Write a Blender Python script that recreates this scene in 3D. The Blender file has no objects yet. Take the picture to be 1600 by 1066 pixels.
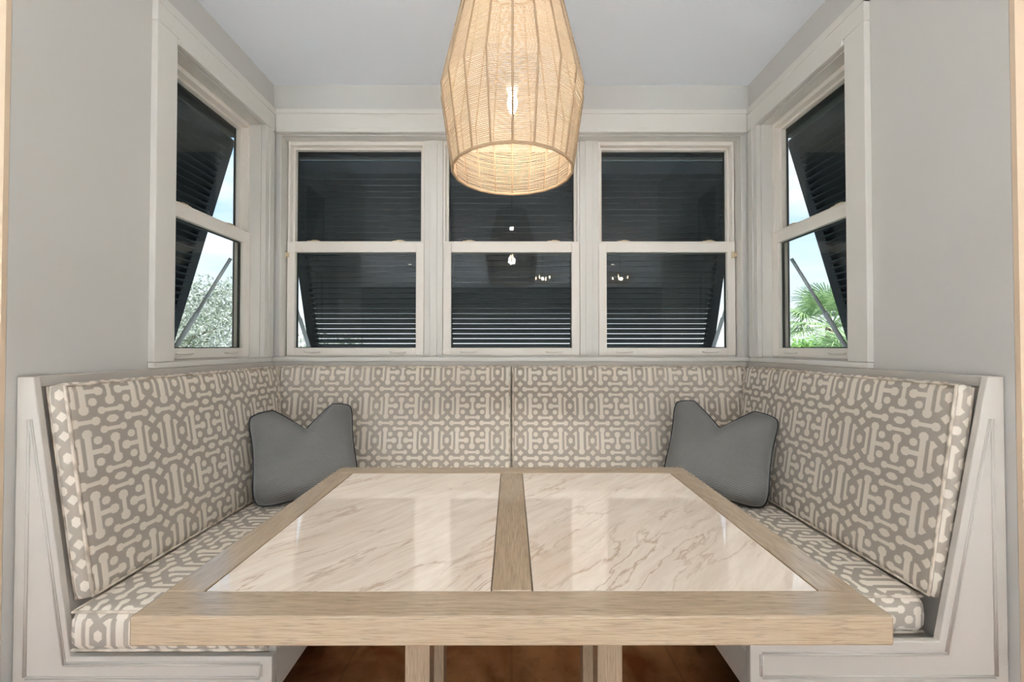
import bpy, bmesh, math, random
from mathutils import Vector, Matrix
R = math.radians
C = bpy.context.scene.collection
random.seed(7)

# ------------------------------------------------------------------ helpers
def link(o, parent=None):
    C.objects.link(o)
    if parent is not None:
        o.parent = parent
    return o

def tag(o, label=None, cat=None, group=None, kind=None):
    if label: o['label'] = label
    if cat: o['category'] = cat
    if group: o['group'] = group
    if kind: o['kind'] = kind
    return o

def empty(name, loc=(0, 0, 0), rz=0.0):
    o = bpy.data.objects.new(name, None)
    o.empty_display_size = 0.05
    o.location = loc
    o.rotation_euler = (0, 0, rz)
    return link(o)

class MB:
    """collects shapes and links them as one mesh object"""
    def __init__(s):
        s.v = []; s.f = []; s.uv = []; s.sm = []
    def face(s, pts, uvs=None, smooth=False):
        b = len(s.v); s.v += [tuple(p) for p in pts]
        s.f.append(tuple(range(b, b + len(pts))))
        s.uv.append(uvs or [(0, 0)] * len(pts)); s.sm.append(smooth)
    def add(s, verts, faces, uvs=None, smooth=False):
        b = len(s.v); s.v += [tuple(p) for p in verts]
        for i, f in enumerate(faces):
            s.f.append(tuple(b + k for k in f))
            s.uv.append(uvs[i] if uvs else [(0, 0)] * len(f)); s.sm.append(smooth)
    def box(s, x0, x1, y0, y1, z0, z1, grain=0, M=None):
        if x0 > x1: x0, x1 = x1, x0
        if y0 > y1: y0, y1 = y1, y0
        if z0 > z1: z0, z1 = z1, z0
        P = [Vector((x, y, z)) for z in (z0, z1) for y in (y0, y1) for x in (x0, x1)]
        F = [(0, 2, 3, 1), (4, 5, 7, 6), (0, 1, 5, 4), (2, 6, 7, 3), (0, 4, 6, 2), (1, 3, 7, 5)]
        uvs = []
        others = [a for a in range(3) if a != grain]
        for f in F:
            n = (P[f[1]] - P[f[0]]).cross(P[f[2]] - P[f[0]])
            na = max(range(3), key=lambda a: abs(n[a]))
            if na == grain: ua, va = others
            else:
                ua = grain; va = [a for a in others if a != na][0]
            uvs.append([(P[k][ua], P[k][va] + 0.37 * na) for k in f])
        if M is not None: P = [M @ p for p in P]
        s.add(P, F, uvs)
    def prism(s, poly, axis, a, b):
        """extrude a polygon (list of 2D) along axis from a to b; axis 0:(y,z) 1:(x,z) 2:(x,y)"""
        def P(p, t):
            if axis == 0: return (t, p[0], p[1])
            if axis == 1: return (p[0], t, p[1])
            return (p[0], p[1], t)
        n = len(poly)
        vs = [P(p, a) for p in poly] + [P(p, b) for p in poly]
        fs = [tuple(range(n))[::-1], tuple(range(n, 2 * n))]
        for i in range(n):
            j = (i + 1) % n
            fs.append((i, j, n + j, n + i))
        uvs = []
        for f in fs:
            uvs.append([(vs[k][0] + vs[k][1], vs[k][2]) for k in f])
        s.add(vs, fs, uvs)
    def tube(s, pts, r, n=6, closed=False, smooth=True, radii=None, uscale=1.0):
        pts = [Vector(p) for p in pts]; N = len(pts)
        rings = []
        prev = None
        for i in range(N):
            if closed: t = pts[(i + 1) % N] - pts[(i - 1) % N]
            else: t = pts[min(i + 1, N - 1)] - pts[max(i - 1, 0)]
            t.normalize()
            if prev is None:
                ref = Vector((0, 0, 1)) if abs(t.z) < 0.9 else Vector((1, 0, 0))
                nn = (ref - t * ref.dot(t)).normalized()
            else:
                nn = (prev - t * prev.dot(t))
                nn = nn.normalized() if nn.length > 1e-6 else t.orthogonal().normalized()
            prev = nn
            bb = t.cross(nn)
            rr = radii[i] if radii else r
            rings.append([pts[i] + nn * (math.cos(2 * math.pi * k / n) * rr) + bb * (math.sin(2 * math.pi * k / n) * rr) for k in range(n)])
        vs = [p for q in rings for p in q]; fs = []; uvs = []
        L = 0.0
        for i in range(N if closed else N - 1):
            j = (i + 1) % N
            l2 = L + (pts[j] - pts[i]).length
            for k in range(n):
                m = (k + 1) % n
                fs.append((i * n + k, i * n + m, j * n + m, j * n + k))
                uvs.append([(L * uscale, k / n), (L * uscale, (k + 1) / n), (l2 * uscale, (k + 1) / n), (l2 * uscale, k / n)])
            L = l2
        if not closed:
            fs.append(tuple(range(n))[::-1]); uvs.append([(0, 0)] * n)
            fs.append(tuple((N - 1) * n + k for k in range(n))); uvs.append([(0, 0)] * n)
        s.add(vs, fs, uvs, smooth)
    def lathe(s, prof, n=24, c=(0, 0, 0), smooth=True):
        vs = []; fs = []
        for (r, z) in prof:
            for k in range(n):
                a = 2 * math.pi * k / n
                vs.append((c[0] + r * math.cos(a), c[1] + r * math.sin(a), c[2] + z))
        for i in range(len(prof) - 1):
            for k in range(n):
                m = (k + 1) % n
                fs.append((i * n + k, i * n + m, (i + 1) * n + m, (i + 1) * n + k))
        fs.append(tuple(range(n))[::-1]); fs.append(tuple((len(prof) - 1) * n + k for k in range(n)))
        s.add(vs, fs, None, smooth)
    def build(s, name, mat, parent=None, bevel=0.0, seg=2):
        me = bpy.data.meshes.new(name)
        me.from_pydata(s.v, [], s.f)
        uvl = me.uv_layers.new(name='UVMap')
        i = 0
        for f, uv in zip(me.polygons, s.uv):
            for k in range(len(uv)):
                uvl.data[f.loop_start + k].uv = uv[k]
        me.polygons.foreach_set('use_smooth', s.sm)
        me.materials.append(mat)
        me.update()
        o = bpy.data.objects.new(name, me)
        link(o, parent)
        if bevel > 0:
            md = o.modifiers.new('bevel', 'BEVEL')
            md.width = bevel; md.segments = seg; md.limit_method = 'ANGLE'; md.angle_limit = R(40)
        return o

# ------------------------------------------------------------------ materials
def srgb(r, g, b):
    f = lambda c: (c / 255 / 12.92) if c / 255 <= 0.04045 else ((c / 255 + 0.055) / 1.055) ** 2.4
    return (f(r), f(g), f(b), 1)

class NT:
    def __init__(s, name):
        s.m = bpy.data.materials.new(name); s.m.use_nodes = True
        s.t = s.m.node_tree; s.t.nodes.clear()
        s.out = s.t.nodes.new('ShaderNodeOutputMaterial')
    def n(s, typ, **kw):
        nd = s.t.nodes.new(typ)
        for k, v in kw.items():
            if k == 'inp':
                for kk, vv in v.items(): s.set(nd.inputs[kk], vv)
            else: setattr(nd, k, v)
        return nd
    def set(s, sock, v):
        if isinstance(v, bpy.types.NodeSocket): s.t.links.new(v, sock)
        else: sock.default_value = v
    def M(s, op, a, b=None, c=None):
        nd = s.t.nodes.new('ShaderNodeMath'); nd.operation = op
        for i, v in enumerate((a, b, c)):
            if v is not None: s.set(nd.inputs[i], v)
        return nd.outputs[0]
    def mx(s, *a):
        r = a[0]
        for b in a[1:]: r = s.M('MAXIMUM', r, b)
        return r
    def mn(s, *a):
        r = a[0]
        for b in a[1:]: r = s.M('MINIMUM', r, b)
        return r
    def ab(s, a, c): return s.M('ABSOLUTE', s.M('SUBTRACT', a, c))
    def mix(s, f, a, b):
        nd = s.n('ShaderNodeMix', data_type='RGBA')
        s.set(nd.inputs[0], f); s.set(nd.inputs[6], a); s.set(nd.inputs[7], b)
        return nd.outputs[2]
    def bsdf(s, col, rough=0.5, spec=0.5, bump=None, bstr=0.2, bdist=0.002, **kw):
        p = s.n('ShaderNodeBsdfPrincipled')
        s.set(p.inputs['Base Color'], col); s.set(p.inputs['Roughness'], rough)
        s.set(p.inputs['Specular IOR Level'], spec)
        for k, v in kw.items(): s.set(p.inputs[k], v)
        if bump is not None:
            b = s.n('ShaderNodeBump', inp={'Strength': bstr, 'Distance': bdist, 'Height': bump})
            s.t.links.new(b.outputs[0], p.inputs['Normal'])
        s.t.links.new(p.outputs[0], s.out.inputs[0])
        return s.m

def paint(name, col, rough=0.5, spec=0.3, var=0.03, scale=3.0):
    t = NT(name)
    tc = t.n('ShaderNodeTexCoord')
    nz = t.n('ShaderNodeTexNoise', inp={'Vector': tc.outputs['Object'], 'Scale': scale, 'Detail': 3.0})
    c2 = tuple(max(0, c * (1 - var)) for c in col[:3]) + (1,)
    fine = t.n('ShaderNodeTexNoise', inp={'Vector': tc.outputs['Object'], 'Scale': 260.0, 'Detail': 1.0})
    return t.bsdf(t.mix(nz.outputs[0], col, c2), rough, spec, fine.outputs[0], 0.06, 0.001)

m_wall = paint('wall paint warm white', srgb(197, 195, 190), 0.6, 0.25)
m_outer = paint('outer wall paint beige', srgb(206, 184, 158), 0.6, 0.25)
m_rear = paint('rear wall paint taupe', srgb(84, 80, 76), 0.7, 0.2)
m_ceil = paint('ceiling paint white', srgb(241, 246, 252), 0.8, 0.1)
m_trim = paint('trim paint satin white', srgb(216, 213, 206), 0.35, 0.4, 0.015)
m_bench = paint('bench paint satin white', srgb(194, 188, 179), 0.35, 0.4, 0.015)
m_vinyl = paint('window vinyl white', srgb(234, 228, 219), 0.35, 0.4, 0.01)
m_lock = paint('window hardware beige', srgb(196, 178, 148), 0.35, 0.5, 0.02)
m_handle = paint('lift handle white', srgb(222, 214, 202), 0.3, 0.5, 0.02)
m_bronze = paint('outside window frame black', srgb(22, 24, 26), 0.45, 0.4, 0.1)
m_shut = paint('shutter paint charcoal', srgb(42, 49, 56), 0.5, 0.25, 0.12, 6.0)
m_post = paint('outside trim grey green', srgb(186, 196, 194), 0.5, 0.3, 0.08)
m_steel = paint('strut metal pale grey', srgb(222, 226, 230), 0.4, 0.5, 0.06, 8)
m_kick = paint('toe kick dark', srgb(60, 44, 34), 0.7, 0.2, 0.2)

def glass_mat():
    t = NT('window pane glass')
    g = t.n('ShaderNodeNewGeometry')
    dt = t.n('ShaderNodeVectorMath', operation='DOT_PRODUCT', inp={0: g.outputs['Incoming'], 1: g.outputs['Normal']})
    c1 = t.M('SUBTRACT', 1.0, t.M('ABSOLUTE', dt.outputs['Value']))
    fres = t.M('MULTIPLY_ADD', t.M('POWER', c1, 5.0), 0.96, 0.018)
    tr = t.n('ShaderNodeBsdfTransparent', inp={'Color': (0.95, 0.975, 0.97, 1)})
    gl = t.n('ShaderNodeBsdfGlossy', inp={'Color': (1, 1, 1, 1), 'Roughness': 0.0})
    mxs = t.n('ShaderNodeMixShader', inp={0: fres, 1: tr.outputs[0], 2: gl.outputs[0]})
    t.t.links.new(mxs.outputs[0], t.out.inputs[0])
    return t.m
m_glass = glass_mat()

def fretwork():
    t = NT('woven fretwork upholstery')
    uv = t.n('ShaderNodeUVMap', uv_map='UVMap')
    sep = t.n('ShaderNodeSeparateXYZ', inp={0: uv.outputs[0]})
    M, mx, mn, ab = t.M, t.mx, t.mn, t.ab
    x = M('PINGPONG', M('MULTIPLY', sep.outputs[0], 992 / 0.350), 496.0)
    y = M('PINGPONG', M('MULTIPLY', sep.outputs[1], 474 / 0.1655), 237.0)
    S = lambda a, b: M('SUBTRACT', a, b)
    A = lambda a, b: M('ADD', a, b)
    P = M('SUBTRACT', 237.0, y)
    def bulb(dp, q, b):
        return mx(S(dp, b), S(q, b * 0.98), M('MULTIPLY', S(A(dp, q), b * 1.42), 0.75))
    def bone(p, q, hl, ht, b):
        return mn(mx(S(p, hl - b), S(q, ht)), bulb(ab(p, hl - b), q, b))
    x207 = ab(x, 207.0); u = ab(x, 346.0); xr = M('SUBTRACT', 496.0, x)
    sh = [
        mx(S(x, 48.0), S(y, 30.0), S(A(M('MULTIPLY', x, 0.62), M('MULTIPLY', y, 0.8)), 36.0)),
        bone(x, ab(y, 77.0), 106.0, 15.0, 29.0),
        bone(x207, y, 109.0, 16.0, 33.0),
        bone(xr, y, 112.0, 16.0, 33.0),
        M('MULTIPLY', S(A(u, ab(y, 72.0)), 40.0), 0.72),
        bone(P, x, 119.0, 17.0, 38.0),
        bone(P, x207, 180.0, 23.0, 36.0),
        mx(S(P, 19.0), M('SUBTRACT', 85.0, x), S(x, 207.0)),
        bulb(ab(x, 82.0), P, 36.0),
        bulb(ab(x, 135.0), ab(y, 152.0), 31.0),
        mx(S(u, 87.0), S(P, 120.0), M('SUBTRACT', 60.0, u)),
        mx(S(u, 87.0), S(P, 124.0), M('MULTIPLY', S(ab(P, 92.0), S(u, 31.0)), 0.75)),
        mx(S(u, 28.0), M('MULTIPLY', S(A(P, M('MULTIPLY', u, 0.8)), 44.0), 0.8)),
        bone(P, xr, 186.0, 27.0, 40.0),
    ]
    d = mn(*sh)
    rng = t.n('ShaderNodeMapRange', interpolation_type='SMOOTHSTEP', inp={0: d, 1: -4.0, 2: 4.0, 3: 1.0, 4: 0.0})
    sc = t.n('ShaderNodeVectorMath', operation='MULTIPLY', inp={0: uv.outputs[0], 1: (900, 260, 1)})
    nz = t.n('ShaderNodeTexNoise', inp={'Vector': sc.outputs[0], 'Scale': 1.0, 'Detail': 2.0})
    ta = t.mix(nz.outputs[0], srgb(141, 132, 120), srgb(163, 153, 140))
    li = t.mix(nz.outputs[0], srgb(210, 200, 186), srgb(228, 219, 205))
    col = t.mix(rng.outputs[0], ta, li)
    return t.bsdf(col, 0.85, 0.15, nz.outputs[0], 0.25, 0.001, **{'Sheen Weight': 0.15})
m_fab = fretwork()

def piping_mat():
    t = NT('piping upholstery cord')
    uv = t.n('ShaderNodeUVMap', uv_map='UVMap')
    sc = t.n('ShaderNodeVectorMath', operation='MULTIPLY', inp={0: uv.outputs[0], 1: (26, 0.4, 1)})
    nz = t.n('ShaderNodeTexNoise', inp={'Vector': sc.outputs[0], 'Scale': 1.0, 'Detail': 1.0})
    r = t.n('ShaderNodeMapRange', inp={0: nz.outputs[0], 1: 0.38, 2: 0.56, 3: 0.0, 4: 1.0})
    return t.bsdf(t.mix(r.outputs[0], srgb(158, 146, 131), srgb(212, 200, 184)), 0.85, 0.1)
m_pipe = piping_mat()

def pillow_mat():
    t = NT('charcoal ribbed pillow cloth')
    uv = t.n('ShaderNodeUVMap', uv_map='UVMap')
    wob = t.n('ShaderNodeTexNoise', inp={'Vector': uv.outputs[0], 'Scale': 40.0, 'Detail': 1.0})
    sep = t.n('ShaderNodeSeparateXYZ', inp={0: uv.outputs[0]})
    zig = t.M('SINE', t.M('MULTIPLY', sep.outputs[0], 2 * math.pi / 0.009))
    ph = t.M('ADD', t.M('MULTIPLY', sep.outputs[1], 2 * math.pi / 0.0062), t.M('MULTIPLY', zig, 0.9))
    ph = t.M('ADD', ph, t.M('MULTIPLY', wob.outputs[0], 3.0))
    s = t.M('SINE', ph)
    r = t.n('ShaderNodeMapRange', inp={0: s, 1: -0.2, 2: 0.7, 3: 0.0, 4: 1.0})
    col = t.mix(r.outputs[0], srgb(49, 50, 51), srgb(140, 137, 130))
    return t.bsdf(col, 0.85, 0.1, s, 0.35, 0.0015, **{'Sheen Weight': 0.2})
m_pillow = pillow_mat()
m_pillowpipe = paint('pillow piping charcoal', srgb(44, 46, 48), 0.85, 0.1, 0.2, 80)

def oak(name, c1, c2, c3):
    t = NT(name)
    uv = t.n('ShaderNodeUVMap', uv_map='UVMap')
    oi = t.n('ShaderNodeObjectInfo')
    off = t.n('ShaderNodeCombineXYZ', inp={0: t.M('MULTIPLY', oi.outputs['Random'], 13.0), 1: t.M('MULTIPLY', oi.outputs['Random'], 7.0)})
    v = t.n('ShaderNodeVectorMath', operation='ADD', inp={0: uv.outputs[0], 1: off.outputs[0]})
    def nz(sx, sy, det, dist=0.0):
        m = t.n('ShaderNodeVectorMath', operation='MULTIPLY', inp={0: v.outputs[0], 1: (sx, sy, 1)})
        return t.n('ShaderNodeTexNoise', inp={'Vector': m.outputs[0], 'Scale': 1.0, 'Detail': det, 'Distortion': dist}).outputs[0]
    big = nz(3.0, 26.0, 3.0, 0.4)
    rings = t.M('SINE', t.M('MULTIPLY', big, 46.0))
    fine = nz(14.0, 420.0, 3.0)
    pore = nz(24.0, 700.0, 1.0)
    rr = t.n('ShaderNodeMapRange', inp={0: rings, 1: -1.0, 2: 1.0, 3: 0.0, 4: 1.0}).outputs[0]
    col = t.mix(t.M('MULTIPLY', rr, 0.55), c1, c2)
    fr = t.n('ShaderNodeMapRange', inp={0: fine, 1: 0.45, 2: 0.7, 3: 0.0, 4: 0.55}).outputs[0]
    col = t.mix(fr, col, c3)
    pr = t.n('ShaderNodeMapRange', inp={0: pore, 1: 0.60, 2: 0.68, 3: 0.0, 4: 0.5}).outputs[0]
    col = t.mix(pr, col, tuple(c * 0.6 for c in c3[:3]) + (1,))
    hgt = t.M('ADD', t.M('MULTIPLY', pr, -1.0), t.M('MULTIPLY', rr, 0.35))
    return t.bsdf(col, 0.22, 0.9, hgt, 0.35, 0.0012, **{'Coat Weight': 0.5, 'Coat Roughness': 0.10, 'Coat IOR': 1.5})
m_oak = oak('grey washed oak', srgb(160, 141, 117), srgb(148, 127, 102), srgb(122, 102, 80))

def quartzite():
    t = NT('polished cream quartzite')
    uv = t.n('ShaderNodeUVMap', uv_map='UVMap')
    oi = t.n('ShaderNodeObjectInfo')
    off = t.n('ShaderNodeCombineXYZ', inp={0: t.M('MULTIPLY', oi.outputs['Random'], 3.0), 1: t.M('MULTIPLY', oi.outputs['Random'], 5.0)})
    v0 = t.n('ShaderNodeVectorMath', operation='ADD', inp={0: uv.outputs[0], 1: off.outputs[0]})
    rot = t.n('ShaderNodeMapping', inp={'Vector': v0.outputs[0], 'Rotation': (0, 0, R(-48)), 'Scale': (1, 1, 1)})
    warp = t.n('ShaderNodeTexNoise', inp={'Vector': rot.outputs[0], 'Scale': 5.0, 'Detail': 4.0})
    wv = t.n('ShaderNodeVectorMath', operation='MULTIPLY_ADD', inp={0: warp.outputs['Color'], 1: (0.05, 0.05, 0), 2: rot.outputs[0]})
    def st(sx, sy, det, rough=0.55):
        m = t.n('ShaderNodeVectorMath', operation='MULTIPLY', inp={0: wv.outputs[0], 1: (sx, sy, 1)})
        return t.n('ShaderNodeTexNoise', inp={'Vector': m.outputs[0], 'Scale': 1.0, 'Detail': det, 'Roughness': rough}).outputs[0]
    a = st(3.5, 16.0, 6.0, 0.65)
    b = st(5.0, 40.0, 6.0, 0.7)
    c = st(2.2, 11.0, 7.0, 0.56)
    base = t.mix(a, srgb(220, 208, 194), srgb(200, 184, 168))
    ar = t.n('ShaderNodeMapRange', inp={0: b, 1: 0.42, 2: 0.62, 3: 0.0, 4: 0.55}).outputs[0]
    base = t.mix(ar, base, srgb(230, 220, 207))
    ve = t.M('ABSOLUTE', t.M('SUBTRACT', c, 0.5))
    vr = t.n('ShaderNodeMapRange', inp={0: ve, 1: 0.0, 2: 0.016, 3: 0.6, 4: 0.0}).outputs[0]
    gate = t.n('ShaderNodeMapRange', inp={0: st(2.0, 8.0, 3.0), 1: 0.40, 2: 0.60, 3: 0.0, 4: 1.0}).outputs[0]
    col = t.mix(t.M('MULTIPLY', vr, gate), base, srgb(150, 118, 84))
    fs = t.n('ShaderNodeMapRange', inp={0: st(6.0, 40.0, 5.0, 0.65), 1: 0.54, 2: 0.78, 3: 0.0, 4: 0.35}).outputs[0]
    col = t.mix(fs, col, srgb(186, 158, 130))
    g2 = t.n('ShaderNodeMapRange', inp={0: st(2.0, 7.0, 5.0), 1: 0.54, 2: 0.74, 3: 0.0, 4: 0.42}).outputs[0]
    col = t.mix(g2, col, srgb(188, 160, 132))
    return t.bsdf(col, 0.04, 1.0, **{'Coat Weight': 0.5, 'Coat Roughness': 0.02, 'Coat IOR': 1.5})
m_stone = quartzite()

def floor_mat():
    t = NT('brown stained stone floor')
    tc = t.n('ShaderNodeTexCoord')
    n1 = t.n('ShaderNodeTexNoise', inp={'Vector': tc.outputs['Object'], 'Scale': 3.0, 'Detail': 6.0, 'Distortion': 1.2})
    n2 = t.n('ShaderNodeTexNoise', inp={'Vector': tc.outputs['Object'], 'Scale': 11.0, 'Detail': 5.0, 'Roughness': 0.7})
    br = t.n('ShaderNodeTexBrick', offset=0.0, inp={'Vector': tc.outputs['Object'], 'Scale': 1.0, 'Mortar Size': 0.006,
             'Brick Width': 0.6, 'Row Height': 0.6, 'Color1': (0, 0, 0, 1), 'Color2': (0.15, 0.15, 0.15, 1), 'Mortar': (1, 1, 1, 1)})
    r1 = t.n('ShaderNodeMapRange', inp={0: n1.outputs[0], 1: 0.35, 2: 0.65, 3: 0.0, 4: 1.0}).outputs[0]
    col = t.mix(r1, srgb(104, 58, 30), srgb(150, 104, 66))
    r2 = t.n('ShaderNodeMapRange', inp={0: n2.outputs[0], 1: 0.5, 2: 0.75, 3: 0.0, 4: 0.6}).outputs[0]
    col = t.mix(r2, col, srgb(74, 40, 22))
    col = t.mix(t.M('MULTIPLY', br.outputs['Fac'], 0.25), col, srgb(70, 48, 34))
    return t.bsdf(col, 0.22, 0.5)
m_floor = floor_mat()

def cord_mat():
    t = NT('natural jute cord')
    tc = t.n('ShaderNodeTexCoord')
    nz = t.n('ShaderNodeTexNoise', inp={'Vector': tc.outputs['Object'], 'Scale': 120.0, 'Detail': 2.0})
    col = t.mix(nz.outputs[0], srgb(174, 154, 128), srgb(198, 179, 153))
    d = t.n('ShaderNodeBsdfDiffuse', inp={'Color': col})
    tl = t.n('ShaderNodeBsdfTranslucent', inp={'Color': col})
    m2 = t.n('ShaderNodeMixShader', inp={0: 0.12, 1: d.outputs[0], 2: tl.outputs[0]})
    t.t.links.new(m2.outputs[0], t.out.inputs[0])
    return t.m
m_cord = cord_mat()
m_rib = paint('jute wrapped rib', srgb(140, 117, 92), 0.8, 0.1, 0.15, 60)
def emit(name, col, s):
    t = NT(name)
    e = t.n('ShaderNodeEmission', inp={'Color': col, 'Strength': s})
    t.t.links.new(e.outputs[0], t.out.inputs[0])
    return t.m
m_bulb = emit('lit bulb', (1.0, 0.78, 0.5, 1), 60.0)
m_lens = emit('lit downlight lens', (1.0, 0.88, 0.74, 1), 15.0)
m_dark = paint('black metal', srgb(28, 28, 28), 0.4, 0.5, 0.1)
m_wire = paint('woven lamp wire', srgb(170, 140, 100), 0.5, 0.3, 0.1)

def leaf_mat(name, c1, c2, sc):
    t = NT(name)
    tc = t.n('ShaderNodeTexCoord')
    nz = t.n('ShaderNodeTexNoise', inp={'Vector': tc.outputs['Object'], 'Scale': sc, 'Detail': 3.0})
    r = t.n('ShaderNodeMapRange', inp={0: nz.outputs[0], 1: 0.35, 2: 0.65, 3: 0.0, 4: 1.0}).outputs[0]
    col = t.mix(r, c1, c2)
    d = t.n('ShaderNodeBsdfPrincipled', inp={'Base Color': col, 'Roughness': 0.5})
    tl = t.n('ShaderNodeBsdfTranslucent', inp={'Color': col})
    m2 = t.n('ShaderNodeMixShader', inp={0: 0.35, 1: d.outputs[0], 2: tl.outputs[0]})
    t.t.links.new(m2.outputs[0], t.out.inputs[0])
    return t.m
m_leaf = leaf_mat('silver green leaves', srgb(112, 126, 100), srgb(206, 208, 200), 5.0)
m_palm = leaf_mat('palm green leaves', srgb(110, 142, 92), srgb(176, 200, 150), 2.0)
m_bush = leaf_mat('bright green leaves', srgb(84, 130, 56), srgb(150, 186, 100), 4.0)
m_bark = paint('grey bark', srgb(120, 108, 94), 0.9, 0.1, 0.3, 20)
m_ground = paint('pale sandy ground', srgb(188, 190, 176), 0.9, 0.1, 0.15, 2)

# ------------------------------------------------------------------ the room
XW, YB, ZC = 1.255, 2.131, 2.55        # nook half width, back wall, ceiling
YF = 1.0                               # where the nook opens
XC, YC = XW - 0.022, YB - 0.022        # casing faces
WT = 0.13                              # wall thickness
ZO0, ZO1 = 1.100, 2.285                # window openings
OY0, OY1 = 1.490, 2.030                # side window openings
def struct(o, label, cat):
    return tag(o, label, cat, kind='structure')

b = MB(); b.box(-5.2, 5.2, -5.2, 2.4, -0.1, 0.0)
struct(b.build('floor', m_floor), 'brown stained stone tile floor under the table', 'floor')
b = MB(); b.box(-5.2, 5.2, -5.2, YB + WT, ZC, ZC + 0.1)
struct(b.build('ceiling', m_ceil), 'flat white ceiling above the dining nook', 'ceiling')
b = MB()
b.box(-XW - WT, XW + WT, YB, YB + WT, 0, ZO0)
b.box(-XW - WT, XW + WT, YB, YB + WT, ZO1, ZC)
b.box(-XW - WT, -1.2165, YB, YB + WT, ZO0, ZO1); b.box(1.2165, XW + WT, YB, YB + WT, ZO0, ZO1)
struct(b.build('wall_back', m_wall), 'white back wall of the nook holding three windows', 'wall')
for sx, nm, lb in ((-1, 'wall_left', 'white left wall of the nook with one window'), (1, 'wall_right', 'white right wall of the nook with one window')):
    b = MB()
    b.box(sx * XW, sx * (XW + WT), YF + 0.012, YB, 0, ZO0)
    b.box(sx * XW, sx * (XW + WT), YF + 0.012, YB, ZO1, ZC)
    b.box(sx * XW, sx * (XW + WT), YF + 0.012, OY0, ZO0, ZO1)
    b.box(sx * XW, sx * (XW + WT), OY1, YB, ZO0, ZO1)
    struct(b.build(nm, m_wall), lb, 'wall')
    b = MB(); b.box(sx * (XW + WT + 0.001), sx * 5.0, YF, YF + 0.15, 0, ZC); b.box(sx * XW, sx * (XW + WT + 0.001), YF, YF + 0.011, 0, ZC)
    struct(b.build('wall_outer_left' if sx < 0 else 'wall_outer_right', m_outer), 'beige wall beside the nook opening facing the room, %s' % ('left' if sx < 0 else 'right'), 'wall')
# the room behind the camera
b = MB(); b.box(-5.0, 5.0, -5.15, -5.0, 0, ZC)
struct(b.build('wall_rear', m_rear), 'far wall of the room facing the nook', 'wall')
for sx, nm in ((-1, 'wall_far_left'), (1, 'wall_far_right')):
    b = MB()
    b.box(sx * 5.0, sx * 5.15, -5.0, -4.0, 0, ZC); b.box(sx * 5.0, sx * 5.15, -0.4, YF, 0, ZC)
    b.box(sx * 5.0, sx * 5.15, -4.0, -0.4, 2.3, ZC); b.box(sx * 5.0, sx * 5.15, -4.0, -0.4, 0, 0.1)  # opening cut in the unseen side wall for the added fill light
    struct(b.build(nm, m_rear), 'side wall of the room with a wide unseen opening added for light, %s' % ('left' if sx < 0 else 'right'), 'wall')

# ------------------------------------------------------------------ trim
tn = [0]
def trim(b, label, bevel=0.002, mat=None):
    tn[0] += 1
    return struct(b.build('trim_%d' % tn[0], mat or m_trim, bevel=bevel), label, 'trim')
b = MB()
b.box(-XC, XC, YC, YB, ZO1 + 0.024, 2.411); b.box(-XC, XC, YC - 0.006, YB, 2.385, 2.400)
trim(b, 'flat white header board over the three back windows')
b = MB(); b.box(-XC + 0.004, XC - 0.004, YC - 0.008, YB, ZO1, ZO1 + 0.022)
trim(b, 'narrow white bead under the back window header', 0.004)
b = MB(); b.box(-XC, XC, YC - 0.010, YB - 0.001, 1.0905, 1.1115)
trim(b, 'white sill board under the three back windows', 0.003)
for sx, sd in ((-1, 'left'), (1, 'right')):
    b = MB()
    b.box(sx * XC, sx * XW, 1.404, YB - 0.023, ZO1 + 0.024, 2.411)
    b.box(sx * (XC - 0.004), sx * XW, 1.404, YB - 0.023, 2.375, 2.400)
    trim(b, 'flat white header board over the %s side window' % sd)
    b = MB(); b.box(sx * (XC - 0.006), sx * XW, OY0, YB - 0.033, ZO1, ZO1 + 0.022)
    trim(b, 'narrow white bead under the %s side window header' % sd, 0.004)
    b = MB(); b.box(sx * XC, sx * XW, 1.404, OY0, 1.1125, ZO1 + 0.023)
    trim(b, 'near vertical white casing of the %s side window' % sd)
    b = MB()
    b.box(sx * XC, sx * XW, OY1, YB - 0.023, 1.1125, ZO1 - 0.001)
    b.box(sx * (XC - 0.005), sx * XC, OY1 + 0.03, OY1 + 0.045, 1.1125, ZO1 - 0.001)
    trim(b, 'far vertical white casing of the %s side window by the corner' % sd)
    b = MB(); b.box(sx * (XC - 0.002), sx * XW, 1.404, YB - 0.034, 1.0905, 1.1115)
    trim(b, 'white sill board under the %s side window' % sd, 0.003)
    # jamb lining of the side opening
    b = MB()
    for y0, y1 in ((OY0, OY0 + 0.004), (OY1 - 0.004, OY1)):
        b.box(sx * (XW + 0.001), sx * (XW + WT - 0.01), y0, y1, ZO0 + 0.012, ZO1 - 0.004)
    b.box(sx * (XW + 0.001), sx * (XW + WT - 0.01), OY0, OY1, ZO1 - 0.004, ZO1); b.box(sx * (XW + 0.001), sx * (XW + WT - 0.01), OY0, OY1, ZO0, ZO0 + 0.012)
    trim(b, 'white jamb lining inside the %s side window opening' % sd, 0)
b = MB()
for x0, x1 in ((-1.2165, -1.2125), (1.2125, 1.2165)): b.box(x0, x1, YB + 0.001, YB + WT - 0.01, ZO0 + 0.012, ZO1 - 0.004)
b.box(-1.2165, 1.2165, YB + 0.001, YB + WT - 0.01, ZO1 - 0.004, ZO1); b.box(-1.2165, 1.2165, YB + 0.001, YB + WT - 0.01, ZO0, ZO0 + 0.012)
trim(b, 'white jamb lining inside the back window opening', 0)
# casing of a doorway at the far right edge
b = MB(); b.box(1.302, 1.40, YF - 0.02, YF - 0.001, 0, 2.40)
trim(b, 'white upright casing at the right edge beside the nook', 0.003)

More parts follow.
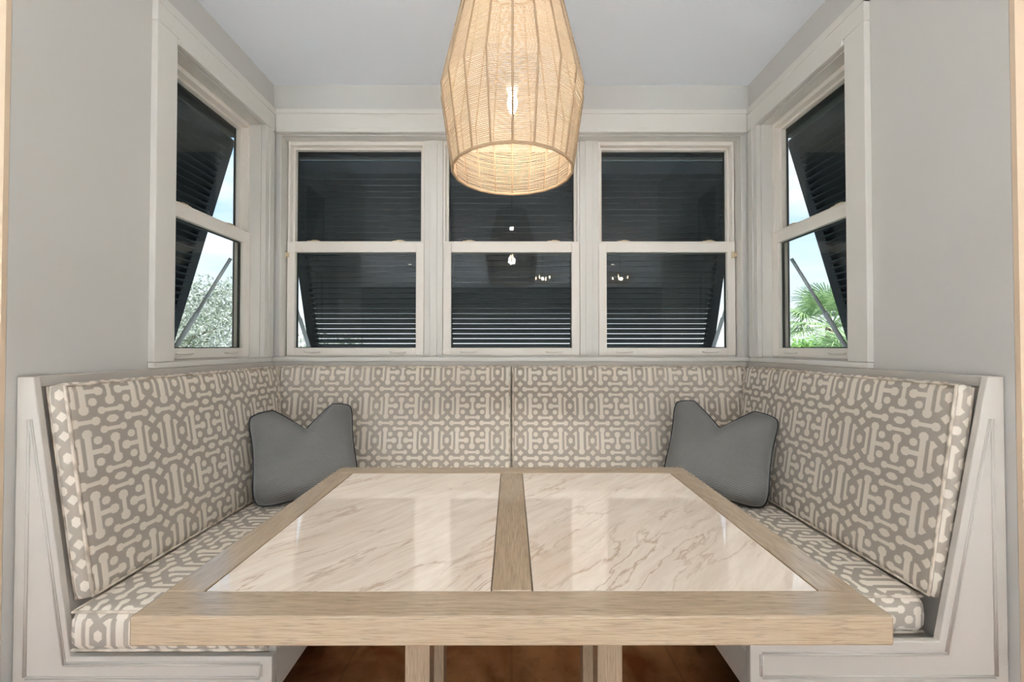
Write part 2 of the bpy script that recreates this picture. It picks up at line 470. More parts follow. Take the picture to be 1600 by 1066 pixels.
# ------------------------------------------------------------------ windows
def ring(b, x0, x1, z0, z1, w, y0, y1, wt=None, wb=None):
    wt = w if wt is None else wt; wb = w if wb is None else wb
    b.box(x0, x0 + w, y0, y1, z0, z1); b.box(x1 - w, x1, y0, y1, z0, z1)
    b.box(x0 + w, x1 - w, y0, y1, z1 - wt, z1); b.box(x0 + w, x1 - w, y0, y1, z0, z0 + wb)
def window(n, loc, rz, hw, label, hx, lock=0):
    """local x along the wall, y outwards, frame face at y=0"""
    w = empty('window_%d' % n, loc, rz); struct(w, label, 'window')
    e = 0.004
    zb, zt = ZO0 + 0.012, ZO1 - 0.005
    b = MB(); ring(b, -hw, hw, zb, zt, 0.012, 0.0, 0.066, 0.022, 0.006)
    fr = b.build('frame', m_vinyl, w, 0.002)
    b = MB(); ring(b, -hw - 0.0, hw + 0.0, zb, zt, 0.012, 0.0665, 0.070, 0.024, 0.05)
    b.build('outer_frame', m_bronze, w)
    # upper sash sits behind the lower one
    b = MB(); ring(b, -hw + 0.0125, hw - 0.0125, 1.690, zt - 0.0225, 0.0125, 0.028, 0.060, 0.012, 0.043)
    us = b.build('upper_sash', m_vinyl, w, 0.0015)
    gx = hw - 0.0255
    b = MB(); b.box(-gx, gx, 0.047, 0.051, 1.7335, zt - 0.035); b.build('pane', m_glass, us)
    b = MB(); ring(b, -gx, gx, 1.7335, zt - 0.035, 0.006, 0.053, 0.0595); b.build('glazing_seal', m_bronze, us)
    # lower sash
    b = MB(); ring(b, -hw + 0.0015, hw - 0.0015, 1.1185, 1.7325, 0.042, -0.006, 0.026, 0.057, 0.042)
    b.box(-hw + 0.0015, hw - 0.0015, -0.009, 0.0, 1.7265, 1.7325)
    ls = b.build('lower_sash', m_vinyl, w, 0.0015)
    gx = hw - 0.0435
    b = MB(); b.box(-gx, gx, 0.006, 0.010, 1.1605, 1.6755); b.build('pane', m_glass, ls)
    b = MB(); ring(b, -gx, gx, 1.1605, 1.6755, 0.004, 0.014, 0.0255); b.build('glazing_seal', m_bronze, ls)
    for q in (-hx, hx):
        b = MB()
        b.tube([(q - 0.044, -0.0065, 1.139), (q - 0.03, -0.012, 1.1365), (q, -0.015, 1.1355), (q + 0.03, -0.012, 1.1365), (q + 0.044, -0.0065, 1.139)], 0.0028, 6)
        h = b.build('lift_handle', m_handle, ls); h['label'] = 'off white finger lift on the bottom rail'
        b = MB(); b.box(q - 0.032, q + 0.032, -0.002, 0.022, 1.7335, 1.7385); b.box(q - 0.012, q + 0.02, 0.0, 0.014, 1.7385, 1.743)
        h = b.build('sash_lock', m_lock, ls, 0.001); h['label'] = 'beige sash lock on the meeting rail'
    if lock:
        x = lock * (hw - 0.004)
        b = MB(); b.box(x - 0.010, x + 0.010, -0.016, -0.0065, 1.648 if lock != 2 else 1.18, 1.672); b.box(x - 0.018, x - 0.004, -0.014, -0.0065, 1.642, 1.678)
        h = b.build('vent_latch', m_lock, ls, 0.0015); h['label'] = 'small beige vent latch'
    return w
YWF = 2.186
HWB = 0.3685
window(1, (-0.838, YWF, 0), 0, HWB, 'white double hung window at the left of the back wall', 0.23, -1)
window(2, (0, YWF, 0), 0, HWB, 'white double hung window behind the pendant lamp', 0.23)
window(3, (0.838, YWF, 0), 0, HWB, 'white double hung window at the right of the back wall', 0.23, 1)
CYS = (OY0 + OY1) / 2; HWS = (OY1 - OY0) / 2 - 0.0045
window(4, (-1.310, CYS, 0), R(90), HWS, 'white double hung window in the left side wall', 0.135)
window(5, (1.310, CYS, 0), R(-90), HWS, 'white double hung window in the right side wall', 0.135)
for x0, x1, lb in ((-0.4685, -0.3695, 'left'), (0.3695, 0.4685, 'right')):
    b = MB(); b.box(x0, x1, YWF - 0.004, YWF + 0.07, ZO0 + 0.0125, ZO1 - 0.0045)
    b.box(x0 + 0.030, x1 - 0.030, YWF - 0.009, YWF - 0.004, ZO0 + 0.0125, ZO1 - 0.0045)
    trim(b, 'white mullion between two back windows, %s of the pendant' % lb)
b = MB()
b.box(-0.372 - 0.838, 0.372 + 0.838, YWF - 0.012, YWF - 0.0065, ZO0 + 0.0125, ZO0 + 0.0175)
trim(b, 'thin white stop along the foot of the back windows', 0)

# ------------------------------------------------------------------ shutters outside
def shutter(loc, rz, hw, label, arm_sides):
    """local x along the wall, y outwards; hinge line at y=0.0"""
    s = empty('bahama_shutter', loc, rz)
    tag(s, label, 'shutter', 'charcoal louvred shutters outside the windows')
    th = R(16.2); L = 1.20
    # shutter local frame: d = along the leaf (down and out), nrm = outward
    Mt = Matrix.Translation((0, 0, 0)) @ Matrix.Rotation(th, 4, 'X')   # z- goes out
    sw = 0.055; t = 0.034
    def part(name, boxes):
        b = MB()
        for q in boxes: b.box(*q, M=Mt)
        return b.build(name, m_shut, s)
    part('stile', [(-hw, -hw + sw, -t / 2, t / 2, -L, 0)]); part('stile', [(hw - sw, hw, -t / 2, t / 2, -L, 0)])
    part('top_rail', [(-hw + sw, hw - sw, -t / 2, t / 2, -0.06, 0)]); part('bottom_rail', [(-hw + sw, hw - sw, -t / 2, t / 2, -L, -L + 0.07)])
    b = MB(); p = 0.0325; w2 = 0.0362
    z = -0.06 - p * 0.6
    # slats lean down towards the outside
    while z > -L + 0.085:
        c = Mt @ Vector((0, 0, z))
        Ms = Matrix.Translation(c) @ Matrix.Rotation(R(-16.2), 4, 'X')
        b.box(-hw + sw - 0.002, hw - sw + 0.002, -w2, w2, -0.0035, 0.0035, M=Ms)
        z -= p
    b.build('louvers', m_shut, s, 0.002, 2)
    b = MB(); b.tube([(-hw, 0, 0.004), (hw, 0, 0.004)], 0.007, 8); b.box(-hw - 0.0015, hw + 0.0015, -0.034, 0.014, 0.018, 0.13); b.build('hinge_rail', m_shut, s)
    for q in arm_sides:
        b = MB(); e = Mt @ Vector((q * (hw - 0.02), -0.03, -L + 0.06))
        a = Vector((q * (hw + 0.0), 0.0, -0.60))
        b.tube([a, a.lerp(e, 0.62)], 0.008, 8); b.tube([a.lerp(e, 0.55), e], 0.0115, 8)
        h = b.build('support_arm', m_steel, s); h['label'] = 'grey metal stay arm'
    return s
HY = YB + 0.17; HZ = 2.215
shutter((-0.862, HY, HZ), 0, 0.43, 'dark louvred shutter propped open outside the left back window', (-1,))
shutter((0.0, HY, HZ), 0, 0.43, 'dark louvred shutter propped open outside the middle back window', ())
shutter((0.862, HY, HZ), 0, 0.43, 'dark louvred shutter propped open outside the right back window', (1,))
shutter((-XW - 0.17, CYS, HZ), R(90), 0.30, 'dark louvred shutter outside the left side window', (-1, 1))
shutter((XW + 0.17, CYS, HZ), R(-90), 0.30, 'dark louvred shutter outside the right side window', (-1, 1))
for sx in (-1, 1):
    b = MB()
    b.box(sx * (XW + WT + 0.001), sx * (XW + WT + 0.014), OY1 + 0.004, OY1 + 0.09, 0.9, 2.21)
    trim(b, 'grey green outside casing beside the %s side window' % ('left' if sx < 0 else 'right'), 0.002, m_post)

# ------------------------------------------------------------------ banquette benches
ZS = 0.4005                                        # top of the seat boards
for sx, sd in ((-1, 'left'), (1, 'right')):
    be = empty('banquette_bench', (sx * 0.9, 1.5, 0))
    tag(be, 'white built in bench along the %s wall with a panelled end' % sd, 'bench', 'white built in banquette benches')
    def loc(b): 
        b.v = [(x - sx * 0.9, y - 1.5, z) for x, y, z in b.v]; return b
    xo = XW - 0.0025
    b = MB()
    b.prism([(sx * xo, 0.0), (sx * xo, 1.0895), (sx * 1.212, 1.0895), (sx * (1.1075 if sx < 0 else 1.0785), 0.4225 if sx > 0 else 0.388), (sx * 0.601, 0.4225 if sx > 0 else 0.388), (sx * 0.601, 0.0)], 1, 1.033, 1.049)
    loc(b).build('end_panel', m_bench, be, 0.002)
    b = MB()
    pth = [(1.219, 0.337), (1.219, 0.982), (1.098 if sx > 0 else 1.124, 0.391 if sx > 0 else 0.368), (0.632, 0.391 if sx > 0 else 0.368), (0.632, 0.337)]
    pp = [Vector((sx * x, 1.0325, z)) for x, z in pth]
    for i in range(len(pp)):
        p, q = pp[i], pp[(i + 1) % len(pp)]
        d = (q - p).normalized(); nn = Vector((d.z, 0, -d.x))
        for o, r in ((0.0, 0.0028), (0.0055, 0.002)):
            b.tube([p + nn * o * sx, q + nn * o * sx], r, 8)
    loc(b).build('panel_moulding', m_bench, be)
    b = MB(); b.box(sx * 0.603, sx * 1.24, 1.0545, YB - 0.012, 0.385, ZS); loc(b).build('seat_board', m_bench, be)
    b = MB(); b.box(sx * 0.601, sx * 0.62, 1.0545, 1.60, 0.30, 0.3845); b.box(sx * 0.601, sx * 0.612, 1.0545, 1.60, 0.285, 0.30); loc(b).build('skirt', m_bench, be)
    b = MB(); b.prism([(sx * 1.114, ZS + 0.001), (sx * 1.236, 1.06), (sx * 1.252, 1.06), (sx * 1.252, ZS + 0.001)], 1, 1.0545, YB - 0.15); loc(b).build('back_slope', m_bench, be)
    b = MB(); b.box(sx * 1.226, sx * 1.252, 1.0545, YB - 0.012, 1.061, 1.0895); loc(b).build('top_ledge', m_bench, be, 0.002)
    b = MB(); b.box(sx * 0.98, sx * 1.24, 1.09, YB - 0.02, 0.0, 0.384); loc(b).build('toe_kick', m_kick, be)
be = empty('banquette_bench', (0, 1.9, 0))
tag(be, 'white built in bench along the back wall under the windows', 'bench', 'white built in banquette benches')
def loc(b):
    b.v = [(x, y - 1.9, z) for x, y, z in b.v]; return b
b = MB(); b.box(-0.602, 0.602, 1.60, YB - 0.012, 0.385, ZS); loc(b).build('seat_board', m_bench, be)
b = MB(); b.box(-0.599, 0.599, 1.601, 1.62, 0.29, 0.3845); loc(b).build('skirt', m_bench, be)
b = MB(); b.prism([(1.990, ZS + 0.001), (2.112, 1.06), (YB - 0.003, 1.06), (YB - 0.003, ZS + 0.001)], 0, -1.105, 1.105); loc(b).build('back_slope', m_bench, be)
b = MB(); b.box(-1.224, 1.224, 2.102, YB - 0.003, 1.061, 1.0895); loc(b).build('top_ledge', m_bench, be, 0.002)
b = MB(); b.box(-0.97, 0.97, 1.86, YB - 0.02, 0.0, 0.384); loc(b).build('toe_kick', m_kick, be)

# ------------------------------------------------------------------ cushions
def cushion(name, label, M, x0f, x1f, z0, z1, t, uvo, group, r=0.022, puff=0.008, pipes=True, swap=False, nx=44, nz=22, front_uv=None, rr=None):
    """rounded box; local x length, z height, y thickness (front at -y). x0f/x1f give the ends as functions of z.
    uvo: (du,dv) so that uv=(x+du, z+dv)"""
    b = MB()
    ny = 4
    def P(s, q, k):
        z = z0 + (z1 - z0) * k; xa, xb = x0f(z), x1f(z)
        return xa + (xb - xa) * s, -t / 2 + t * q, z
    def fix(s, q, k):
        x, y, z = P(s, q, k)
        xa, xb = x0f(z), x1f(z)
        # rounding of the edges
        cx = min(max(x, xa + r), xb - r); cy = min(max(y, -t / 2 + r), t / 2 - r); cz = min(max(z, z0 + r), z1 - r)
        d = Vector((x - cx, y - cy, z - cz))
        if d.length > 1e-9:
            n = sum(1 for c in d if abs(c) > 1e-9)
            d = d.normalized() * min(d.length, r)
        p = Vector((cx, cy, cz)) + d
        bl = (1 - (2 * s - 1) ** 4) * (1 - (2 * k - 1) ** 4)
        p.y += (2 * q - 1) * puff * bl
        bq = (1 - (2 * q - 1) ** 2) * puff * 0.8
        if s < 1e-6: p.x -= bq
        if s > 1 - 1e-6: p.x += bq
        if k < 1e-6: p.z -= bq * 0.3
        if k > 1 - 1e-6: p.z += bq
        return M @ p
    def grid(f, nu, nv, uvf, flip):
        vs = []; fs = []; uvs = []
        us = [i / nu for i in range(nu + 1)]; vv = [j / nv for j in range(nv + 1)]
        prm = [f(u, v) for v in vv for u in us]
        vs = [fix(*p) for p in prm]
        for j in range(nv):
            for i in range(nu):
                q = [j * (nu + 1) + i, j * (nu + 1) + i + 1, (j + 1) * (nu + 1) + i + 1, (j + 1) * (nu + 1) + i]
                if flip: q = q[::-1]
                fs.append(tuple(q)); uvs.append([uvf(*P(*prm[k])) for k in q])
        b.add(vs, fs, uvs, True)
    # denser rows near the edges
    du, dv = uvo
    sw = (lambda a, c: (c, a)) if swap else (lambda a, c: (a, c))
    U = lambda x, y, z: (x + du, z + dv)
    fu = front_uv or (lambda x, y, z: (y + du, z + dv))
    e = lambda w: 0.5 - 0.5 * math.cos(math.pi * w) if 0 else w
    grid(lambda u, v: (u, 0, v), nx, nz, U, False)
    grid(lambda u, v: (u, 1, v), nx, nz, U, True)
    grid(lambda u, v: (0, u, v), ny, nz, fu, True)
    grid(lambda u, v: (1, u, v), ny, nz, fu, False)
    grid(lambda u, v: (u, v, 1), nx, ny, lambda x, y, z: (x + du, z + y + dv), False)
    grid(lambda u, v: (u, v, 0), nx, ny, lambda x, y, z: (x + du, z - y + dv), True)
    o = b.build(name, m_fab)
    # weld the six grids into one skin
    bm = bmesh.new(); bm.from_mesh(o.data); bmesh.ops.remove_doubles(bm, verts=bm.verts, dist=1e-5); bm.normal_update(); bm.to_mesh(o.data); bm.free()
    tag(o, label, 'cushion', group)
    if pipes:
        k = r * 0.29
        for q in (-1, 1):
            pts = []
            y = q * (t / 2 - k)
            N = 26
            for i in range(N + 1):
                z = z1 - k; s = i / N; xa, xb = x0f(z), x1f(z); pts.append((xa + k + (xb - xa - 2 * k) * s, y, z + 0.0012 * math.sin(9 * s + q)))
            for i in range(1, 12):
                z = z1 - k - (z1 - z0 - 2 * k) * i / 12; pts.append((x1f(z) - k, y, z))
            for i in range(N + 1):
                z = z0 + k; s = 1 - i / N; xa, xb = x0f(z), x1f(z); pts.append((xa + k + (xb - xa - 2 * k) * s, y, z))
            for i in range(1, 12):
                z = z0 + k + (z1 - z0 - 2 * k) * i / 12; pts.append((x0f(z) + k, y, z))
            pb = MB(); pb.tube([M @ Vector(p) for p in pts], 0.0042, 6, closed=True)
            pb.build('piping', m_pipe, o)
    return o

TB = R(8.53); CT, ST = math.cos(TB), math.sin(TB)
ZB0, ZB1 = 0.518, 1.069                     # backrest heights in the room
LZ = (ZB1 - ZB0) / CT
T = 0.052
face = lambda z: 1.077 + (z - 0.515) * math.tan(TB)       # distance of the front face from the nook's axis
G = 'fretwork seat cushions of the banquette'
def rot_frame(ox, oy, rz):
    """local frame whose front face bottom edge runs along local x at z=ZB0, leaning back by TB"""
    return Matrix.Translation((ox, oy, ZB0)) @ Matrix.Rotation(rz, 4, 'Z') @ Matrix.Rotation(-TB, 4, 'X') @ Matrix.Translation((0, T / 2, 0))
OFFB = 2.131 - 1.255
backY = lambda z: face(z) + OFFB            # front face of the back cushions
# left side backrest: local x runs to +Y (rz=90): local y -> -X
kz = math.sin(TB)
Ys = 1.058
# medallions on the left cushion: Y=1.168, 1.515 at z .9615 ; along the slope from the foot
vL = (0.9615 - ZB0) / CT
uL = 1.168 - Ys
endside = lambda zl: backY(ZB0 + zl * CT) - 0.010 - Ys
cushion('back_cushion', 'tan fretwork back cushion along the left wall', rot_frame(-face(ZB0), Ys, R(90)), lambda z: 0.0, endside, 0, LZ, T, (-uL, -vL), 'fretwork back cushions of the banquette', 0.014, 0.006)
# right: rz=-90: local x -> -Y ; origin at the back end
uR = 1.1935
y0R = backY(ZB1) - 0.010
cushion('back_cushion', 'tan fretwork back cushion along the right wall', rot_frame(face(ZB0), y0R, R(-90)), lambda z: y0R - (backY(ZB0 + z * CT) - 0.010), lambda z: y0R - Ys, 0, LZ, T, (-(y0R - uR), -(0.950 - ZB0) / CT), 'fretwork back cushions of the banquette', 0.014, 0.006)
xe = lambda zl: face(ZB0 + zl * CT) + 0.012
cushion('back_cushion', 'tan fretwork back cushion under the windows, left of the middle seam', rot_frame(0, backY(ZB0), 0), lambda z: -xe(z), lambda z: -0.0052, 0, LZ, T, (0.541, -(0.957 - ZB0) / CT), 'fretwork back cushions of the banquette', 0.012, 0.004)
cushion('back_cushion', 'tan fretwork back cushion under the windows, right of the middle seam', rot_frame(0, backY(ZB0), 0), lambda z: 0.0052, lambda z: xe(z), 0, LZ, T, (-0.166, -(0.955 - ZB0) / CT), 'fretwork back cushions of the banquette', 0.012, 0.004)
# seat cushions: local x -> along the bench, local z -> across, local -y -> up
def seat(label, x0, x1, ya, yb, along_y, uvo, fo=(0, 0), ra=0.03):
    z0, z1 = 0.4052, 0.5155
    t = z1 - z0
    if along_y:
        # local x -> +Y, local z -> +X, local y -> -Z
        M = Matrix(((0, 0, 1, 0), (1, 0, 0, 0), (0, -1, 0, (z0 + z1) / 2), (0, 0, 0, 1)))
        cu = cushion('seat_cushion', label, M, lambda z: ya, lambda z: yb, x0, x1, t, uvo, G, ra, 0.004, True, front_uv=lambda x, y, z: (z - fo[0], -y + (z0 + z1) / 2 - fo[1] + 0.08275), nz=20)
    else:
        M = Matrix(((1, 0, 0, 0), (0, 0, 1, 0), (0, -1, 0, (z0 + z1) / 2), (0, 0, 0, 1)))
        cu = cushion('seat_cushion', label, M, lambda z: x0, lambda z: x1, ya, yb, t, uvo, G, ra, 0.004, True)
    return cu
seat('tan fretwork seat cushion on the left bench, front hanging over the panel', -1.097, -0.604, 1.012, 1.985, True, (0.03, 0.02), (-1.137, 0.455))
seat('tan fretwork seat cushion on the right bench beside the table', 0.604, 1.092, 1.072, 1.985, True, (0.10, 0.05), (0.99, 0.424))
seat('tan fretwork seat cushion on the back bench behind the table', -0.592, 0.592, 1.57, 1.985, False, (0.0, 0.0))

# ------------------------------------------------------------------ throw pillows
def pillow(name, label, loc, rz, tilt, w, h, t, mirror, roll=0.0):
    b = MB(); N = 44
    def S(s, k, side):
        # s,k in -1..1
        nt = 0.105 * max(0.0, 1 - (abs(s - 0.02) / 0.62) ** 0.9) * max(0, (k + 0.35) / 1.35) ** 2.2
        x = s * w / 2 * (1 - 0.07 * (1 - k * k) * (s * s)) * math.sqrt(1 - 0.20 * k ** 6)
        z = k * h / 2 * (1 - 0.04 * (1 - s * s)) * math.sqrt(1 - 0.20 * s ** 6) - nt
        # the ears splay out a little
        x += 0.012 * s * abs(s) * max(0, k) ** 3
        e = max(0.0, (1 - s ** 4)) ** 0.6 * max(0.0, (1 - k ** 4)) ** 0.6
        th = t / 2 * e
        crease = math.exp(-((s - 0.02) / 0.16) ** 2) * max(0, k) ** 1.5
        th *= (1 - 0.40 * crease)
        y = side * th + 0.02 * (s * s) * (k * k)
        # sag towards the foot
        y += -0.03 * (1 - k) ** 2 * 0.25 * e
        if mirror: x = -x
        return Vector((x, y, z + h / 2))
    for side in (-1, 1):
        vs = [S(-1 + 2 * i / N, -1 + 2 * j / N, side) for j in range(N + 1) for i in range(N + 1)]
        fs = []; uvs = []
        for j in range(N):
            for i in range(N):
                q = [j * (N + 1) + i, j * (N + 1) + i + 1, (j + 1) * (N + 1) + i + 1, (j + 1) * (N + 1) + i]
                uvs_ = [((k % (N + 1)) / N * w, (k // (N + 1)) / N * h) for k in q]
                if (side > 0) != mirror: q = q[::-1]; uvs_ = uvs_[::-1]
                fs.append(tuple(q)); uvs.append(uvs_)
        b.add(vs, fs, uvs, True)
    o = b.build(name, m_pillow)
    bm = bmesh.new(); bm.from_mesh(o.data); bmesh.ops.remove_doubles(bm, verts=bm.verts, dist=1e-5); bm.to_mesh(o.data); bm.free()
    o.location = loc; o.rotation_mode = 'ZXY' if 0 else 'XYZ'
    o.matrix_world = Matrix.Translation(loc) @ Matrix.Rotation(rz, 4, 'Z') @ Matrix.Rotation(-tilt, 4, 'X') @ Matrix.Rotation(roll, 4, 'Y')
    tag(o, label, 'pillow', 'charcoal throw pillows in the corners')
    pts = [S(-1 + 2 * i / N, 1, 1) for i in range(N)] + [S(1, 1 - 2 * i / N, 1) for i in range(N)] + [S(1 - 2 * i / N, -1, 1) for i in range(N)] + [S(-1, -1 + 2 * i / N, 1) for i in range(N)]
    pb = MB(); pb.tube(pts, 0.0042, 6, closed=True); pb.build('piping', m_pillowpipe, o)
    return o
pillow('throw_pillow', 'charcoal ribbed throw pillow in the left corner of the banquette', (-0.838, 1.70, 0.534), R(30), R(22), 0.412, 0.398, 0.15, False, R(-3))
pillow('throw_pillow', 'charcoal ribbed throw pillow in the right corner of the banquette', (0.826, 1.693, 0.543), R(-30), R(22), 0.412, 0.398, 0.15, True, R(7))

# ------------------------------------------------------------------ the table
tb = empty('dining_table', (0.001, 0.997, 0))
tag(tb, 'grey washed oak table with two cream stone panels set in the top', 'table')
TX, TY0, TY1, TZ, TT = 0.5755, 0.617 - 0.997, 1.377 - 0.997, 0.760, 0.0445
RW = 0.066
b = MB(); b.box(-TX, TX, TY0, TY0 + RW, TZ - TT, TZ, 0); b.build('front_rail', m_oak, tb, 0.003)
b = MB(); b.box(-TX, TX, TY1 - 0.064, TY1, TZ - TT, TZ, 0); b.build('back_rail', m_oak, tb, 0.003)
for sx in (-1, 1):
    b = MB(); b.box(sx * TX, sx * 0.5115, TY0 + RW, TY1 - 0.064, TZ - TT, TZ, 1); b.build('side_rail', m_oak, tb, 0.0015)
b = MB(); b.box(-0.0335, 0.0335, TY0 + RW, TY1 - 0.064, TZ - TT, TZ, 1); b.build('centre_rail', m_oak, tb, 0.0015)
for sx in (-1, 1):
    b = MB(); b.box(sx * 0.0355, sx * 0.5095, TY0 + RW + 0.001, TY1 - 0.065, TZ - 0.025, TZ - 0.0012, 0)
    h = b.build('stone_panel', m_stone, tb, 0.0008); h['label'] = 'polished cream stone with brown veins'
b = MB(); b.box(-0.5115, 0.5115, TY0 + RW, TY1 - 0.064, TZ - TT + 0.001, TZ - 0.0255); b.build('stone_support', m_oak, tb)
for sx in (-1, 1):
    for y0, y1 in ((0.88 - 0.997, 0.933 - 0.997), (1.061 - 0.997, 1.114 - 0.997)):
        b = MB(); b.box(sx * 0.180 + 0.004, sx * 0.233 + 0.004, y0, y1, 0.062, TZ - TT - 0.001, 2); b.build('post', m_oak, tb, 0.002)
b = MB(); b.box(-0.30, 0.30, -0.20, 0.20, 0.001, 0.060, 0); b.build('foot_plinth', m_oak, tb, 0.004)

# ------------------------------------------------------------------ pendant lamp
pl = empty('pendant_lamp', (0.003, 1.17, ZC))
tag(pl, 'woven cord pendant lamp glowing above the table', 'lamp')
NR = 20
prof = [(0.118, 2.262), (0.2055, 1.893), (0.1735, 1.672)]
def rad(z):
    for (r0, z0), (r1, z1) in zip(prof, prof[1:]):
        if z1 <= z <= z0: return r0 + (r1 - r0) * (z0 - z) / (z0 - z1)
    return prof[-1][0]
A0 = math.pi / 2 + math.pi   # a rib faces the camera
def rp(k, z, dr=0.0):
    a = A0 + 2 * math.pi * k / NR
    r = rad(z) + dr
    return Vector((r * math.cos(a), r * math.sin(a), z - ZC))
b = MB(); z = 2.258; i = 0
while z > 1.676:
    j = [random.uniform(-0.0007, 0.0007) for _ in range(NR)]
    b.tube([rp(k, min(2.262, max(1.672, z + j[k])), random.uniform(-0.0006, 0.0006)) for k in range(NR)], 0.00120 + random.uniform(-0.0001, 0.0002), 5, closed=True)
    z -= 0.0045; i += 1
b.build('woven_shade', m_cord, pl)
for k in range(NR):
    b = MB(); b.tube([rp(k, 2.262, 0.0008), rp(k, 1.96, 0.0008), rp(k, 1.905, 0.0002), rp(k, 1.893, 0.000), rp(k, 1.88, 0.0002), rp(k, 1.672, 0.0008)], 0.0028, 6); b.build('rib', m_rib, pl)
for zz, rr, nm in ((1.672, 0.0042, 'bottom_rim'), (2.262, 0.004, 'top_rim')):
    b = MB(); b.tube([rp(k, zz) for k in range(NR)], rr, 8, closed=True); b.build(nm, m_rib, pl)
for k in range(0, NR // 2):
    pass
b = MB()
for k in (0, 7, 13):
    b.tube([rp(k, 2.262), (0, 0, 2.262 - ZC)], 0.002, 6)
b.build('spider', m_dark, pl)
b = MB(); b.tube([(0, 0, -0.001), (0, 0, 1.975 - ZC)], 0.003, 8); b.build('cable', m_dark, pl)
b = MB(); b.lathe([(0.012, 0), (0.018, -0.005), (0.018, -0.06), (0.014, -0.07)], 16, (0, 0, 1.975 - ZC)); b.build('socket', m_trim, pl)
b = MB(); b.lathe([(0.006, 0.0), (0.011, -0.01), (0.015, -0.028), (0.013, -0.045), (0.006, -0.062), (0.001, -0.068)], 16, (0, 0, 1.905 - ZC)); b.build('bulb', m_bulb, pl)
b = MB(); b.lathe([(0.065, -0.001), (0.065, -0.02), (0.055, -0.028), (0.008, -0.03)], 28); b.build('canopy', m_dark, pl)

# ------------------------------------------------------------------ lamps in the room behind, and added lights
DL = [(-1.7, -2.4), (0.0, -2.4), (1.7, -2.4), (-1.7, -3.2), (0.0, -3.2), (1.7, -3.2), (-1.7, -4.0), (1.7, -4.0)]
dn = 0
proto = None
names = ['nearest the nook on the left', 'nearest the nook in the middle', 'nearest the nook on the right', 'in the second row on the left', 'in the second row in the middle', 'in the second row on the right', 'in the last row on the left', 'in the last row on the right']
for (x, y), nm in zip(DL, names):
    d = empty('recessed_downlight', (x, y, ZC))
    tag(d, 'small round ceiling downlight ' + nm, 'light', 'recessed downlights of the room')
    b = MB(); b.lathe([(0.055, -0.0005), (0.055, -0.006), (0.045, -0.008), (0.034, -0.0045)], 24); b.build('trim_ring', m_trim, d)
    b = MB(); b.lathe([(0.030, -0.003), (0.030, -0.0075), (0.029, -0.008)], 24); b.build('lens', m_lens, d)
for x, y, lb in ((0.42, -1.05, 'left one'), (1.46, -1.05, 'right one')):
    d = empty('kitchen_pendant', (x, y, ZC))
    tag(d, 'flat oval woven pendant with candle bulbs reflected in the windows, %s as reflected' % lb, 'lamp', 'oval pendants of the room')
    b = MB()
    for k in range(7):
        q = -1 + 2 * k / 6; r = 0.19 * math.sqrt(max(0.05, 1 - (q * 0.92) ** 2)); zz = 2.09 + q * 0.06 - ZC
        b.tube([(r * math.cos(a * math.pi / 12), r * math.sin(a * math.pi / 12), zz) for a in range(24)], 0.003, 5, closed=True)
    b.build('wire_shade', m_wire, d)
    b = MB(); b.tube([(0, 0, -0.001), (0, 0, 2.15 - ZC)], 0.004, 8); b.build('stem', m_dark, d)
    for k in range(4):
        a = k * math.pi / 2 + 0.5
        b = MB(); b.lathe([(0.004, 0), (0.009, 0.012), (0.008, 0.03), (0.002, 0.045)], 10, (0.10 * math.cos(a), 0.10 * math.sin(a), 2.07 - ZC)); b.build('bulb', m_bulb, d)

PENDS = [(0.42, -1.05), (1.46, -1.05)]
def light(name, typ, loc, rot, energy, col, **kw):
    L = bpy.data.lights.new(name, typ); L.energy = energy; L.color = col
    for k, v in kw.items(): setattr(L, k, v)
    o = bpy.data.objects.new(name, L); o.location = loc; o.rotation_euler = rot
    link(o); return o
light('added_table_spot', 'SPOT', (0.003, 1.17, 1.83), (0, 0, 0), 7.5, (1.0, 0.95, 0.88), spot_size=R(88), spot_blend=0.35, shadow_soft_size=0.03)  # extra spot without a bulb of its own, added to brighten the tabletop
light('added_ceiling_light', 'POINT', (0.003, 1.17, 2.13), (0, 0, 0), 1.2, (1.0, 0.96, 0.92), shadow_soft_size=0.015)  # no bulb hangs here; light added to brighten the ceiling
light('pendant_bulb_light', 'POINT', (0.003, 1.17, 1.85), (0, 0, 0), 4.4, (1.0, 0.94, 0.87), shadow_soft_size=0.03)
for i, (x, y) in enumerate(DL):
    light('downlight_beam', 'SPOT', (x, y, ZC - 0.012), (0, 0, 0), 2750.0, (0.92, 0.97, 1.0), spot_size=R(52), spot_blend=0.5, shadow_soft_size=0.03)
for x, y in PENDS:
    light('kitchen_pendant_light', 'POINT', (x, y, 2.08), (0, 0, 0), 3.2, (1.0, 0.80, 0.58), shadow_soft_size=0.02)
for sx in (-1, 1):
    light('opening_fill_light', 'AREA', (sx * 4.98, -2.2, 1.2), (0, sx * R(90), 0), 22.0, (0.90, 0.96, 1.0), shape='RECTANGLE', size=2.2, size_y=3.5)  # area light added in the unseen side opening to fill the nook

light('sun', 'SUN', (0, 0, 20), (R(48), 0, R(-12)), 6.0, (1.0, 0.97, 0.92), angle=R(1.0))
rg = MB(); rg.box(-3.2, 3.2, -4.95, -1.3, 0.001, 0.012)  # unseen pale sheet, added to bounce the downlights up into the nook
tag(rg.build('floor_reflector', paint('pale floor reflector', srgb(240, 240, 240), 0.95, 0.05, 0.03, 30), None, 0.004), 'pale floor reflector added behind the nook to bounce light up', 'reflector')
